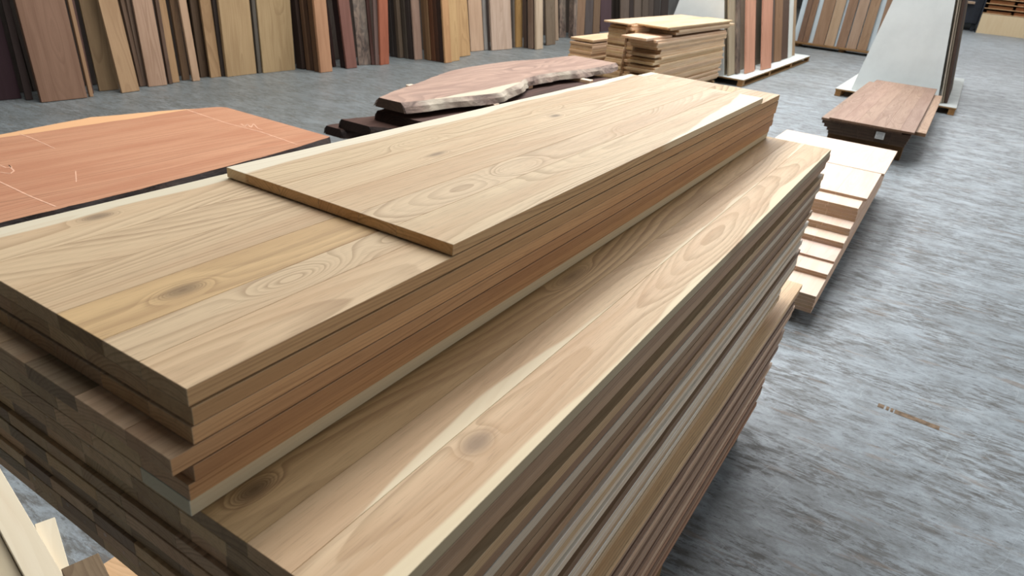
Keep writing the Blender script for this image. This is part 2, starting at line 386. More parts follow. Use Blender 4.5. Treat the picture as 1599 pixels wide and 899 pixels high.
# ---------------------------------------------------------------- planks leaning along the left wall
# colour words, x and y of the bottom left corner, yaw, lean (degrees), width, seen by its edge?, own colour
WALL_BOARDS = [
  ('maroon', -8.717, 3.435, -4.2, 6.0, 0.387, 0, (0.0423, 0.0144, 0.0194)),
  ('dark brown', -8.58, 3.807, -12.0, 6.8, 0.07, 0, (0.0545, 0.0319, 0.0262)),
  ('walnut brown', -8.383, 3.871, -1.9, 6.8, 0.498, 0, (0.2623, 0.1441, 0.0887)),
  ('pale tan', -8.393, 4.405, 0.0, 5.7, 0.042, 0, (0.402, 0.2384, 0.1274)),
  ('dark reddish', -8.539, 4.488, 8.0, 3.4, 0.052, 0, (0.107, 0.0513, 0.0395)),
  ('olive tan', -8.611, 4.644, -3.9, 7.1, 0.236, 0, (0.2705, 0.1746, 0.0887)),
  ('pale tan', -8.389, 4.786, 5.3, 9.0, 0.242, 0, (0.4233, 0.2623, 0.1384)),
  ('brown', -8.606, 5.155, 8.0, 7.2, 0.054, 0, (0.162, 0.0976, 0.0612)),
  ('grey brown', -8.619, 5.210, 8.0, 5.2, 0.060, 0, (0.1878, 0.1221, 0.0844)),
  ('pinkish tan', -8.556, 5.236, -2.6, 5.7, 0.251, 0, (0.4564, 0.2874, 0.1878)),
  ('dark brown', -8.575, 5.53, 0.0, 4.1, 0.05, 0, (0.1221, 0.0685, 0.0423)),
  ('honey tan', -8.617, 5.608, 4.9, 4.8, 0.109, 0, (0.3916, 0.2307, 0.1119)),
  ('mid brown', -8.693, 5.815, 6.4, 4.3, 0.110, 0, (0.1878, 0.107, 0.0545)),
  ('pinkish cream', -8.577, 5.881, 4.6, 5.8, 0.114, 0, (0.491, 0.314, 0.1946)),
  ('dark brown', -8.746, 6.121, 6.5, 3.0, 0.155, 0, (0.107, 0.0648, 0.0369)),
  ('honey tan', -8.662, 6.220, 2.7, 4.1, 0.171, 0, (0.402, 0.2462, 0.1221)),
  ('black brown', -8.666, 6.399, 5.9, 2.7, 0.081, 0, (0.0452, 0.0319, 0.0252)),
  ('pale straw', -8.612, 6.446, 1.4, 2.5, 0.515, 0, (0.4564, 0.305, 0.1559)),
  ('grey', -8.614, 6.981, -2.5, 2.5, 0.056, 0, (0.107, 0.0887, 0.0685)),
  ('pale straw', -8.600, 7.056, -0.8, 2.5, 0.606, 0, (0.4564, 0.314, 0.162)),
  ('dark brown', -8.693, 7.76, 0.0, 5.6, 0.139, 1, (0.0452, 0.0252, 0.0168)),
  ('brown', -8.518, 7.8, 0.0, 5.6, 0.07, 1, (0.1384, 0.0723, 0.0369)),
  ('dark brown', -8.447, 7.818, 0.0, 5.6, 0.067, 1, (0.0762, 0.0382, 0.0212)),
  ('brown', -8.358, 7.813, 0.0, 5.6, 0.09, 1, (0.1274, 0.0648, 0.0319)),
  ('orange tan', -8.202000000000002, 7.806, 0.0, 5.6, 0.243, 0, (0.4564, 0.2384, 0.1274)),
  ('dark red brown', -8.478, 8.342, 0.0, 9.0, 0.06, 0, (0.0423, 0.0176, 0.0137)),
  ('dark red brown', -8.429, 8.435, 0.0, 9.0, 0.101, 1, (0.0319, 0.0152, 0.013)),
  ('reddish brown', -8.251, 8.41, 0.0, 9.0, 0.234, 0, (0.2016, 0.0844, 0.0612)),
  ('grey rough sawn', -8.389, 8.824, -12.0, 9.0, 0.244, 0, (0.107, 0.0742, 0.0545)),
  ('dark red brown', -8.305, 9.049, -12.0, 9.0, 0.062, 0, (0.0762, 0.0296, 0.0212)),
  ('grey brown', -8.274, 9.108, -9.0, 4.3, 0.07, 0, (0.1746, 0.1095, 0.0908)),
  ('orange red', -8.235, 9.184, 3.8, 2.5, 0.236, 0, (0.3613, 0.1119, 0.0578)),
  ('dark grey', -8.803, 10.065, 0.0, 7.1, 0.09, 1, (0.0545, 0.0423, 0.0369)),
  ('dark grey', -8.714, 10.093, 0.0, 7.1, 0.085, 1, (0.0762, 0.0578, 0.0482)),
  ('grey tan edged', -8.63, 10.065, 0.0, 7.1, 0.07, 1, (0.1384, 0.0976, 0.0648)),
  ('dark grey', -8.539, 10.144, 0.0, 7.1, 0.081, 1, (0.0802, 0.0612, 0.0452)),
  ('dark grey', -8.453, 10.167, 0.0, 7.1, 0.088, 1, (0.0545, 0.0382, 0.0319)),
  ('pinkish brown', -8.298, 10.173, 0.0, 7.1, 0.207, 0, (0.402, 0.2623, 0.1946)),
  ('olive brown', -8.284, 10.399999999999999, 0.0, 7.6, 0.081, 1, (0.15, 0.0844, 0.0409)),
  ('olive brown', -8.201, 10.377, 0.0, 7.6, 0.084, 1, (0.2086, 0.117, 0.0545)),
  ('rust brown', -8.115, 10.399, 0.0, 7.6, 0.084, 1, (0.1274, 0.0482, 0.0194)),
  ('rust brown', -8.03, 10.421, 0.0, 7.6, 0.076, 1, (0.0762, 0.0319, 0.016)),
  ('dark brown', -7.951, 10.432, 0.0, 7.6, 0.076, 1, (0.0482, 0.0252, 0.0168)),
  ('orange tan', -7.807, 10.419, 0.0, 7.6, 0.191, 0, (0.4969, 0.2705, 0.1221)),
  ('pale straw', -7.853, 10.64, 4.0, 7.6, 0.305, 0, (0.5395, 0.3419, 0.1559)),
  ('honey straw', -8.116, 11.181, 1.9, 9.0, 0.475, 0, (0.5029, 0.305, 0.1384)),
  ('pinkish pale', -8.435, 12.093, -2.8, 9.0, 0.440, 0, (0.5271, 0.3515, 0.2307)),
  ('grey', -8.408, 12.547, -5.0, 9.0, 0.127, 0, (0.2542, 0.2307, 0.2086)),
  ('dark brown', -8.363, 12.648, 0.0, 8.0, 0.03, 0, (0.0513, 0.0319, 0.0252)),  # thin dark strip painting the shade of an empty gap
  ('pale pink', -8.304, 12.680, -4.1, 9.0, 0.700, 0, (0.5271, 0.3864, 0.2918)),
  ('grey', -8.36, 13.609, 2.8, 7.0, 0.055, 0, (0.1559, 0.1274, 0.1022)),
  ('yellow', -8.333, 13.672, -1.8, 6.3, 0.244, 0, (0.4969, 0.2918, 0.107)),
  ('dark brown', -8.262, 13.839, 0.0, 7.2, 0.085, 1, (0.0931, 0.0595, 0.0437)),
  ('brown', -8.13, 13.814, 0.0, 7.2, 0.116, 1, (0.2462, 0.162, 0.1119)),
  ('pale cream', -7.932, 13.852, 0.0, 7.2, 0.296, 0, (0.552, 0.4233, 0.2961)),
  ('olive brown', -8.175, 14.747, 2.6, 9.0, 0.448, 0, (0.1746, 0.1248, 0.0802)),
  ('tan', -8.533, 15.817, 8.0, 8.5, 0.197, 0, (0.3515, 0.2462, 0.1651)),
  ('dark knotty', -8.823, 16.540, -12.0, 9.0, 0.241, 0, (0.0762, 0.0423, 0.0319)),
  ('dark knotty', -8.725, 16.808, 0.0, 6.0, 0.149, 1, (0.0802, 0.0423, 0.0296)),
  ('brown', -8.702, 17.192, -4.3, 5.3, 0.421, 0, (0.2705, 0.162, 0.0953)),
  ('dark grey', -8.807, 17.918, -3.0, 6.3, 0.424, 0, (0.0931, 0.0723, 0.0666)),
  ('brown', -8.852, 18.516, -0.8, 6.4, 0.396, 0, (0.1946, 0.1195, 0.0685)),
  ('dark purple', -8.985, 19.283, -0.5, 8.7, 0.700, 0, (0.0802, 0.0423, 0.0482)),
  ('grey brown', -9.049, 20.807, -3.0, 9.0, 0.563, 0, (0.1559, 0.1119, 0.0844)),
  ('dark brown', -9.098, 21.596, 5.1, 9.0, 0.384, 0, (0.0452, 0.0296, 0.0232)),
  ('grey brown', -9.123, 22.008, -1.1, 9.0, 0.551, 0, (0.1746, 0.1301, 0.0976)),
  ('grey brown', -9.185, 22.841, 1.0, 9.0, 0.518, 0, (0.162, 0.1195, 0.0887)),
  ('grey brown', -9.185, 23.392, 3.5, 9.0, 0.471, 0, (0.1221, 0.0887, 0.0685)),
  ('dark grey', -9.204, 23.896, 1.0, 9.0, 0.557, 0, (0.0685, 0.0513, 0.0423)),
  ('dark brown', -9.203, 24.488, -0.9, 6.8, 0.653, 0, (0.0612, 0.0423, 0.0343)),
]

def lean_matrix(x, y, z, yaw, lean, axis):
    """local Y runs up the board, local Z is its face normal, local X its width; axis is the way its foot runs"""
    a = math.radians(yaw)
    if axis == 'Y':
        d = Vector((-math.sin(a), math.cos(a), 0))
    else:
        d = Vector((math.cos(a), math.sin(a), 0))
    n = Vector((d.y, -d.x, 0))                      # face normal before leaning
    th = math.radians(lean)
    upv = Vector((0, 0, 1)) * math.cos(th) - n * math.sin(th)
    nn = d.cross(upv)
    return Matrix(((d.x, upv.x, nn.x, x), (d.y, upv.y, nn.y, y), (d.z, upv.z, nn.z, z), (0, 0, 0, 1)))

def leaning_board(name, x, y, z, yaw, lean, w, t, length, mat, tint, axis='Y', ch=0.002):
    me = box_mesh(w, length, t, ch)
    o = obj(name, me, mat, tint=tint)
    m = lean_matrix(x, y, z, yaw, lean, axis)
    lift = abs(t * math.sin(math.radians(lean))) + 0.001
    o.matrix_world = Matrix.Translation((0, 0, lift)) @ m @ Matrix.Translation((w / 2, length / 2, -t))
    return o

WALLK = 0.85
for i, (words, x, y, yaw, lean, w, edge, c) in enumerate(WALL_BOARDS):
    rl = random.uniform(2.2, 2.9)
    size = 'thick' if edge else ('broad' if w > 0.4 else 'narrow' if w < 0.13 else 'medium')
    mat = 'rough_board' if 'rough' in words or 'knotty' in words else 'board'
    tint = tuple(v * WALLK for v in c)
    if edge:      # seen by its sawn edge, one of several standing face to face
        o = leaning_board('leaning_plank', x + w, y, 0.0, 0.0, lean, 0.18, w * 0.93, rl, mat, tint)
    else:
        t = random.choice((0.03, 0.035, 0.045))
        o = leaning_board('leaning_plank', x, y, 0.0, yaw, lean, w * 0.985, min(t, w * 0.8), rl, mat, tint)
    tag(o, '%s %s plank leaning on the left wall, %s from the left' % (size, words, ordinal(i + 1)), 'plank', 'planks leaning along the left wall')

yy, i = 3.0, 0
while yy < 25.0:
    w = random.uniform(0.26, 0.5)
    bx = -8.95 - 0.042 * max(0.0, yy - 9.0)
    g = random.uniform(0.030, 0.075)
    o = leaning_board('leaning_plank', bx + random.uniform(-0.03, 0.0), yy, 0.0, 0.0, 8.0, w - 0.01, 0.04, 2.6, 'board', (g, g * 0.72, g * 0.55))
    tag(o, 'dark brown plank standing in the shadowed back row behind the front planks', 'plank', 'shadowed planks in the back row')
    yy += w
    i += 1

# ---------------------------------------------------------------- the big teak stack
GAP = 0.0018
def teak_panel(x0, x1, y0, y1, ztop, t, cuts, label, mats=None, tints=None, yaw=0.0, group=None):
    """an edge-glued panel: an Empty with one child per stave"""
    cx, cy = (x0 + x1) / 2, (y0 + y1) / 2
    root = thing('teak_board', label, 'board', (cx, cy, ztop - t + GAP / 2), yaw, group)
    for i in range(len(cuts) - 1):
        a, b = cuts[i], cuts[i + 1]
        mat = (mats or {}).get(i, 'teak')
        g = random.uniform(0.84, 1.04)
        tint = (tints or {}).get(i, (g, g * random.uniform(0.96, 1.0), g * random.uniform(0.90, 1.0)))
        obj('stave', box_mesh(b - a - 0.0002, y1 - y0, t - GAP, 0.0006), mat, root, ((a + b) / 2 - cx, 0, 0), tint=tint)
    return root

XL, XR, XD = -1.186, -0.604, -0.350

M['teak_b1_left'] = wood('teak_b1_left', sap=(-1, -0.008, -0.012), sap_col=(240, 230, 206), **TEAK)
M['teak_b1_knot'] = wood('teak_b1_knot', knots=[(-0.01, 0.0, 0.012, 0.03, 0.05, 0.7), (0.012, -0.60, 0.010, 0.035, 0.045, 0.55)], **TEAK)
M['teak_b1_swirl'] = wood('teak_b1_swirl', knots=[(0.0, -0.55, 0.03, 0.10, 0.045, 0.0), (0.01, 0.1, 0.03, 0.12, 0.04, 0.0)], wob=0.07, **TEAK)
M['teak_b1_right'] = wood('teak_b1_right', sap=(1, 0.062, 0.10), sap_col=(240, 230, 208), wob=0.07, **TEAK)
M['teak_b2_left'] = wood('teak_b2_left', sap=(-1, 0.028), sap_col=(232, 224, 200), knots=[(-0.01, -1.18, 0.014, 0.03, 0.05, 0.6)], **TEAK)
M['teak_b2_swirl'] = wood('teak_b2_swirl', knots=[(0.005, -1.25, 0.016, 0.035, 0.07, 0.6)], wob=0.05, light=(216, 184, 136),
                          dark=(136, 100, 62), tone=(192, 158, 114), spots=0.55, strength=0.8, side=SIDE)
M['teak_b2_eye'] = wood('teak_b2_eye', knots=[(0.0, -1.12, 0.03, 0.09, 0.05, 0.0), (0.005, -0.9, 0.02, 0.05, 0.03, 0.0)], wob=0.07, **TEAK)
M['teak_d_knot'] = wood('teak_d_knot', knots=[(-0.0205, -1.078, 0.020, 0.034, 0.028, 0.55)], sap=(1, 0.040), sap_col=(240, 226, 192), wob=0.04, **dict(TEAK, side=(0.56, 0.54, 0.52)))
M['teak_d_dark'] = wood('teak_d_dark', knots=[(-0.006, -1.33, 0.014, 0.03, 0.06, 0.75), (0.0, -0.48, 0.016, 0.07, 0.05, 0.4)], wob=0.05,
                        light=(214, 184, 140), dark=(132, 98, 64), tone=(190, 156, 112), spots=0.55, strength=0.75, side=SIDE)
M['teak_d_streak'] = wood('teak_d_streak', sap=(1, 0.03), sap_col=(240, 228, 198), wob=0.05, **TEAK)

# the top panel, pulled back from the near end
c1 = [-1.162, -1.099, -1.010, -0.909, -0.812, -0.725, XR]
teak_panel(-1.162, XR, 0.848, 2.842, 1.560, 0.0218, c1, 'pale teak panel on the very top, set back from the near end',
           {0: 'teak_b1_left', 1: 'teak_b1_swirl', 2: 'teak_b1_knot', 4: 'teak_b1_swirl', 5: 'teak_b1_right'},
           {0: (1.0, 1.0, 0.98), 1: (0.98, 0.97, 0.92), 2: (1.0, 0.99, 0.95), 3: (0.96, 0.93, 0.88), 4: (0.97, 0.96, 0.93), 5: (0.98, 0.98, 0.93)})
# seven more panels under it
near = [0.364, 0.3655, 0.363, 0.333, 0.358, 0.351, 0.351]
right = [-0.604, -0.602, -0.603, -0.603, -0.6025, -0.606, -0.609]
far = [3.140, 3.135, 3.138, 3.118, 3.126, 3.105, 3.112]
edge_tint = [(0.92, 0.72, 0.52), (0.84, 0.78, 0.70), (1.02, 0.92, 0.84), (0.86, 0.76, 0.70), (0.72, 0.61, 0.54), (0.84, 0.71, 0.61), (0.92, 1.0, 1.08)]
words = ['broad teak panel directly under the topmost, its near third bare', 'teak panel with brown right edge, third from top of the pile',
         'teak panel with tan right edge, fourth from top of the pile', 'teak panel sticking out at the near end, fifth from top',
         'teak panel with red-brown edge, sixth from top of the pile', 'teak panel with red-brown edge, seventh from top of the pile',
         'teak panel with whitish right edge, lowest of the upper pile']
TU = (1.538 - 1.358) / 7
for k in range(7):
    zt = 1.538 - k * TU
    xl, xr = XL + (0 if k == 0 else random.uniform(-0.006, 0.004)), right[k]
    n = 6
    cuts = [xl] + [xl + (xr - xl) * (i + random.uniform(-0.16, 0.16)) / n for i in range(1, n)] + [xr]
    if k == 0:
        cuts = [xl, -1.060, -0.960, -0.862, -0.764, -0.690, xr]
        mats = {0: 'teak_b2_left', 3: 'teak_b2_swirl', 4: 'teak_b2_eye'}
        tints = {0: (0.98, 0.96, 0.92), 1: (0.94, 0.91, 0.86), 2: (0.90, 0.86, 0.80), 3: (0.98, 0.93, 0.84), 4: (0.93, 0.91, 0.86), 5: (0.96, 0.92, 0.85)}
    else:
        mats, tints = {5: 'teak_sap' if k == 6 else 'teak'}, {5: edge_tint[k]}
        for i in range(5):
            g = random.choice((0.5, 0.7, 0.85, 1.0, 1.1))
            tints[i] = (g, g * random.uniform(0.9, 0.98), g * random.uniform(0.8, 0.95))
    teak_panel(xl, xr, near[k], far[k], zt, TU, cuts, words[k], mats, tints)

# the wider lower stack
TD = 0.0258
zt = 1.358
edge_cols = [((170, 160, 148), 0.0), ((136, 112, 88), 0.0), ((150, 124, 98), -0.001), ((70, 54, 42), -0.022), ((164, 138, 104), 0.002), ((124, 98, 74), 0.0),  # fourth entry: shadow of the recess put into its dark colour
             ((172, 160, 142), 0.001), ((128, 104, 78), -0.001), ((140, 114, 86), 0.0), ((112, 86, 62), -0.003), ((150, 122, 92), 0.001)]
names_of_edge = ['pale grey', 'brown', 'tan', 'dark recessed', 'olive tan', 'brown', 'silvery', 'brown', 'tan', 'dark brown', 'tan']
for k in range(26):
    if k < len(edge_cols):
        (r, g, b), dx = edge_cols[k]
        ew = names_of_edge[k]
    else:
        ew, (r, g, b) = random.choice([('tan', (164, 142, 114)), ('brown', (138, 114, 88)), ('silvery', (190, 178, 160)), ('umber', (112, 90, 68)), ('honey', (174, 148, 114))])
        dx = random.choice((-0.020, -0.012, -0.004, -0.001, 0.0, 0.001)) + random.uniform(-0.002, 0.001)
    et = tcol(r, g, b, (166, 138, 104))
    y1 = 3.148 + random.uniform(-0.03, 0.03) if k < 7 else 3.09 + random.uniform(-0.035, 0.045)
    if k == 0:
        y1 = 3.148
    if k >= 21:
        y1 = [2.86, 2.85, 2.79, 2.75, 2.69][k - 21]
    label = 'teak panel with %s right edge, %s from top of the wide lower stack' % (ew, ordinal(k + 1))
    t = TD if k < 21 else 0.0258
    if k < 9:            # their near ends show
        y0 = 0.3637 + (0 if k == 0 else random.uniform(-0.005, 0.005))
        xl, xr = -1.192 + random.uniform(-0.004, 0.004), XD + dx
        if k == 0:
            cuts = [xl, -1.08, -0.965, -0.85, -0.735, -0.640, -0.528, -0.455, xr]
            mats = {5: 'teak_d_dark', 6: 'teak_d_streak', 7: 'teak_d_knot'}
            tints = {5: (0.97, 0.93, 0.86), 6: (0.96, 0.91, 0.84), 7: (1.0, 0.96, 0.90)}
        else:
            n = 8
            cuts = [xl] + [xl + (xr - xl) * (i + random.uniform(-0.2, 0.2)) / n for i in range(1, n)] + [xr]
            mats, tints = {}, {7: et}
            for i in range(7):
                g = random.choice((0.5, 0.7, 0.85, 1.0, 1.1))
                tints[i] = (g, g * random.uniform(0.9, 0.98), g * random.uniform(0.78, 0.95))
        teak_panel(xl, xr, y0, y1, zt, t, cuts, label, mats, tints)
    else:                # only the long right edge shows
        y0 = 0.40 + random.uniform(-0.02, 0.02)
        o = obj('teak_board', box_mesh(0.42, y1 - y0, t - 0.0030, 0.0012), 'teak', None, (XD + dx - 0.21, (y0 + y1) / 2, zt - t + GAP / 2), tint=et)
        tag(o, label, 'board')
    zt -= t
Z_BLOCK = zt
# the darker block at the bottom, a little askew
nb = 21
TB = (Z_BLOCK - 0.135) / nb
for k in range(nb):
    if k == 0:
        ew, (r, g, b) = 'bright honey', (180, 150, 112)
    else:
        ew, (r, g, b) = random.choice([('red-brown', (154, 124, 100)), ('rust', (146, 112, 88)), ('tan', (172, 144, 118)), ('dark brown', (112, 88, 70)), ('brown', (142, 116, 94))])
    u = k / nb
    y1 = 3.31 - 0.25 * u + random.uniform(-0.02, 0.02)
    y0 = 0.42 + random.uniform(-0.02, 0.02)
    xr = -0.3195 - 0.022 * u + (0 if k == 0 else random.choice((-0.016, -0.008, -0.002, 0.0, 0.001)) + random.uniform(-0.002, 0.001))
    if k == nb - 1:
        xr, y1 = -0.334, 3.02
    o = obj('teak_board', box_mesh(0.42, y1 - y0, TB - 0.0030, 0.0012), 'teak', None, (xr - 0.21 - 0.0115 * (y1 - y0) / 2, (y0 + y1) / 2, zt - TB + GAP / 2), (0, 0, -0.0115), tint=tcol(r, g, b, (160, 132, 98)))
    tag(o, '%s teak panel in the bottom block of the big stack, %s down' % (ew, ordinal(k + 1)), 'board')
    zt -= TB
for i, y in enumerate((0.7, 1.85, 2.86)):
    o = obj('bearer', box_mesh(0.42, 0.09, 0.133, 0.003), 'pallet', None, (-0.57, y, 0.001), tint=(0.5, 0.45, 0.4))
    tag(o, 'dark timber bearer under the big teak stack, %s from the near end' % ordinal(i + 1), 'bearer')

# ---------------------------------------------------------------- beech stack in the aisle, stepped towards the camera
XBR = -0.325
def beech(y0, y1, z0, z1, n, words, xl=-1.36, xr=None, cuts=None):
    t = (z1 - z0) / n
    for j in range(n):
        zt = z1 - j * t
        xrr = (xr if xr is not None else XBR + 0.012 * (y0 - 4.3) / 3.0) + random.uniform(-0.004, 0.004)
        root = thing('beech_board', words % (ordinal(j + 1),) if '%s' in words else words, 'board', ((xl + xrr) / 2, (y0 + y1) / 2, zt - t + GAP / 2))
        c = [xl] + [xl + (xrr - xl) * (i + random.uniform(-0.12, 0.12)) / 5 for i in range(1, 5)] + [xrr]
        for i in range(5):
            g = random.uniform(0.92, 1.03)
            obj('stave', box_mesh(c[i + 1] - c[i] - 0.0002, y1 - y0, t - GAP, 0.0008), 'beech', root, ((c[i] + c[i + 1]) / 2 - (xl + xrr) / 2, 0, 0),
                tint=(g, g * random.uniform(0.96, 1.0), g * random.uniform(0.93, 1.0)))
# bottom tier up to the top tier; each shorter tier begins further away
beech(4.34, 7.95, 0.10, 0.22, 5, 'beech panel in the lowest tier of the stepped aisle stack, %s down')
beech(4.67, 7.93, 0.22, 0.255, 2, 'beech panel on the first step of the aisle stack, %s down')
beech(4.90, 7.94, 0.255, 0.272, 1, 'thin beech panel on the second step of the aisle stack')
beech(5.205, 7.92, 0.272, 0.315, 2, 'beech panel on the third step of the aisle stack, %s down')
beech(5.39, 7.93, 0.315, 0.37, 2, 'beech panel on the fourth step of the aisle stack, %s down')
beech(5.585, 7.93, 0.37, 0.477, 4, 'beech panel on the tall fifth step of the aisle stack, %s down')
beech(5.83, 6.765, 0.477, 0.50, 1, 'beech panel at the near side of the dark gap on the aisle stack', xr=-0.300)
beech(6.785, 7.895, 0.477, 0.50, 1, 'topmost far beech panel of the aisle stack beyond the dark gap', xr=-0.280)
for i, y in enumerate((4.9, 6.2, 7.5)):
    o = obj('bearer', box_mesh(0.85, 0.09, 0.098, 0.003), 'pallet', None, (-0.80, y, 0.001), tint=(0.5, 0.42, 0.36))
    tag(o, 'shaded bearer under the beech aisle stack, %s from the near end' % ordinal(i + 1), 'bearer')

# ---------------------------------------------------------------- walnut stack
def walnut_panel(x0, x1, y0, y1, zt, t, label, n=6, k=1.0):
    root = thing('walnut_board', label, 'board', ((x0 + x1) / 2, (y0 + y1) / 2, zt - t + GAP / 2))
    for i in range(n):
        w = (x1 - x0) / n
        g = k * random.uniform(0.88, 1.1)
        obj('stave', box_mesh(w - 0.0006, y1 - y0, t - GAP, 0.001), 'walnut', root, (-(x1 - x0) / 2 + (i + 0.5) * w, 0, 0), tint=(g, g * random.uniform(0.95, 1.02), g))
WF, WB = 9.56, 14.25
walnut_panel(-1.19, -0.228, WF, WB + 0.05, 0.430, 0.026, 'topmost brown walnut panel on the dark stack in the aisle')
walnut_panel(-1.285, -0.36, WF + 0.06, WB - 0.15, 0.404, 0.030, 'walnut panel under the topmost, sticking out to the left', 6, 0.9)
o = obj('walnut_board', box_mesh(0.13, 3.9, 0.045, 0.003), 'walnut', None, (-0.175, 11.85, 0.345), tint=(1.12, 1.08, 1.0))
tag(o, 'single lighter walnut board lying along the right side of the walnut stack', 'board')
for k in range(4):
    x0 = [-1.27, -1.24, -1.20, -1.18][k]
    walnut_panel(x0, -0.255 - 0.01 * k, WF + 0.07 + 0.02 * k, WB - 0.2, 0.374 - k * 0.040, 0.040,
                 'dark walnut panel in the aisle stack, %s below the top pair' % ordinal(k + 1), 5, 0.5)
lab = obj('paper_label', box_mesh(0.10, 0.085, 0.002, 0), 'paper', None, (-0.59, 9.6, 0.385), (PI / 2, 0, 0))
lab.location = (-0.58, WF + 0.058, 0.315)
tag(lab, 'small grey paper label with printed lines on the walnut stack end', 'label')
for j in range(4):
    obj('printed_line', box_mesh(0.08 - 0.012 * (j % 2), 0.006, 0.0006, 0), 'ink', lab, (0, -0.026 + j * 0.017, 0.002))
for i, y in enumerate((10.0, 12.0, 13.8)):
    o = obj('bearer', box_mesh(0.9, 0.14, 0.211, 0.004), 'pallet', None, (-0.75, y, 0.001), tint=(0.4, 0.34, 0.3))
    tag(o, 'dark bearer under the walnut stack, %s from the near end' % ordinal(i + 1), 'bearer')

# ---------------------------------------------------------------- pallets and the two A-frame racks
def pallet(label, x0, x1, y0, y1, top=0.135):
    root = thing('pallet', label, 'pallet', ((x0 + x1) / 2, (y0 + y1) / 2, 0.0))
    w, l = x1 - x0, y1 - y0
    obj('deck_board', box_mesh(w, l, 0.022, 0.002), 'pallet', root, (0, 0, top - 0.028), tint=(0.85, 0.8, 0.7))
    obj('card_sheet', box_mesh(w - 0.004, l - 0.004, 0.005, 0), 'grey_card', root, (0, 0, top - 0.0055))
    for sx in (-1, 0, 1):
        for k in range(4):
            obj('block', box_mesh(0.1, 0.14, 0.085, 0.003), 'pallet', root, (sx * (w / 2 - 0.06), -l / 2 + 0.08 + k * (l - 0.16) / 3, 0.0215), tint=(0.8, 0.7, 0.6))
        obj('runner', box_mesh(0.1, l, 0.0205, 0.002), 'pallet', root, (sx * (w / 2 - 0.06), 0, 0.0005), tint=(0.7, 0.62, 0.5))
    return root

def aframe(label, cx, hw, y0, y1, zb, height, slope):
    """two trapezoid end panels and the sloping sheets between them"""
    root = thing('a_frame_rack', label, 'rack', (cx, y0, zb))
    top = hw - height * math.tan(math.radians(slope))
    for nm, yy in (('end_panel', 0.0), ('end_panel', y1 - y0 - 0.02)):
        v = [(-hw, yy, 0), (hw, yy, 0), (top, yy, height), (-top, yy, height), (-hw, yy + 0.02, 0), (hw, yy + 0.02, 0), (top, yy + 0.02, height), (-top, yy + 0.02, height)]
        f = [(0, 1, 2, 3), (4, 7, 6, 5), (0, 4, 5, 1), (1, 5, 6, 2), (2, 6, 7, 3), (3, 7, 4, 0)]
        obj(nm, mesh_of(v, f), 'white_board', root)
    for s in (-1, 1):
        a, b = s * (hw - 0.03), s * (top - 0.03)
        t = 0.018 * s
        ya, yb = 0.021, y1 - y0 - 0.021
        v = [(a, ya, 0), (a, yb, 0), (b, yb, height), (b, ya, height), (a - t, ya, 0), (a - t, yb, 0), (b - t, yb, height), (b - t, ya, height)]
        f = [(0, 1, 2, 3), (4, 7, 6, 5), (0, 4, 5, 1), (1, 5, 6, 2), (2, 6, 7, 3), (3, 7, 4, 0)]
        obj('sloping_sheet', mesh_of(v, f), 'ply', root, tint=(0.8, 0.78, 0.75))
    return root

pallet('long pallet under the right-hand white rack end, behind the walnut stack', -1.86, 0.155, 14.62, 19.9)
aframe('rack with a tall white tapering end panel behind the walnut stack', -0.885, 0.725, 14.80, 19.3, 0.136, 2.5, 8.8)
for i, (words, x, y, w, t, tint) in enumerate([('beige plywood', -0.085, 14.86, 1.2, 0.02, (0.42, 0.36, 0.28)), ('beige plywood', -0.055, 14.95, 1.2, 0.02, (0.36, 0.30, 0.22)),
                                               ('dark brown', 0.002, 15.0, 1.3, 0.05, (0.085, 0.052, 0.038)), ('brown', 0.0, 16.35, 1.1, 0.045, (0.20, 0.14, 0.09))]):
    o = leaning_board('leaning_board', x - 0.015, y, 0.137, 0.0, 9.0, w, t, 2.3, 'board', tint)
    tag(o, '%s sheet leaning on the right side of the right-hand white rack, %s from front' % (words, ordinal(i + 1)), 'board')

pallet('long pallet with grey card top beside the tall oak stack', -5.2, -3.33, 13.66, 19.9)
aframe('rack with white tapering end panel behind the tall oak stack', -4.43, 0.70, 13.72, 19.6, 0.136, 2.5, 12.5)
RACK_BOARDS = [
  ('wide beige', -3.660, 13.80, 0.0, 0.40, (0.376, 0.305, 0.209)),
  ('dark live-edged', -3.625, 14.20, 0.0, 0.25, (0.13, 0.075, 0.05)),
  ('salmon red', -3.519, 14.47, -1.3, 0.62, (0.58, 0.29, 0.19)),
  ('dark brown', -3.560, 15.11, 0.0, 0.26, (0.10, 0.055, 0.04)),
  ('salmon red', -3.440, 15.40, -3.0, 0.66, (0.56, 0.28, 0.19)),
  ('shaded brown', -3.60, 16.10, 0.0, 1.0, (0.09, 0.055, 0.04)),
  ('golden brown live-edged', -3.60, 17.15, -4.0, 0.52, (0.25, 0.14, 0.075)),
  ('dark brown', -3.60, 17.75, -1.0, 0.70, (0.089, 0.048, 0.03)),
  ('thin white', -3.60, 18.60, -3.0, 0.30, (0.64, 0.68, 0.70)),
  ('beige', -3.64, 18.95, -4.0, 0.40, (0.402, 0.283, 0.175)),
]
for i, (words, x, y, yaw, w, c) in enumerate(RACK_BOARDS):
    mat = 'rough_board' if i == 1 else 'white_board' if 'white' in words else 'board'
    o = leaning_board('leaning_board', x, y, 0.137, yaw, 12.5, w, 0.03, 2.4, mat, c if 'white' not in words else (1, 1, 1))
    tag(o, '%s board leaning on the rack behind the oak stack, %s from the front' % (words, ordinal(i + 1)), 'board')

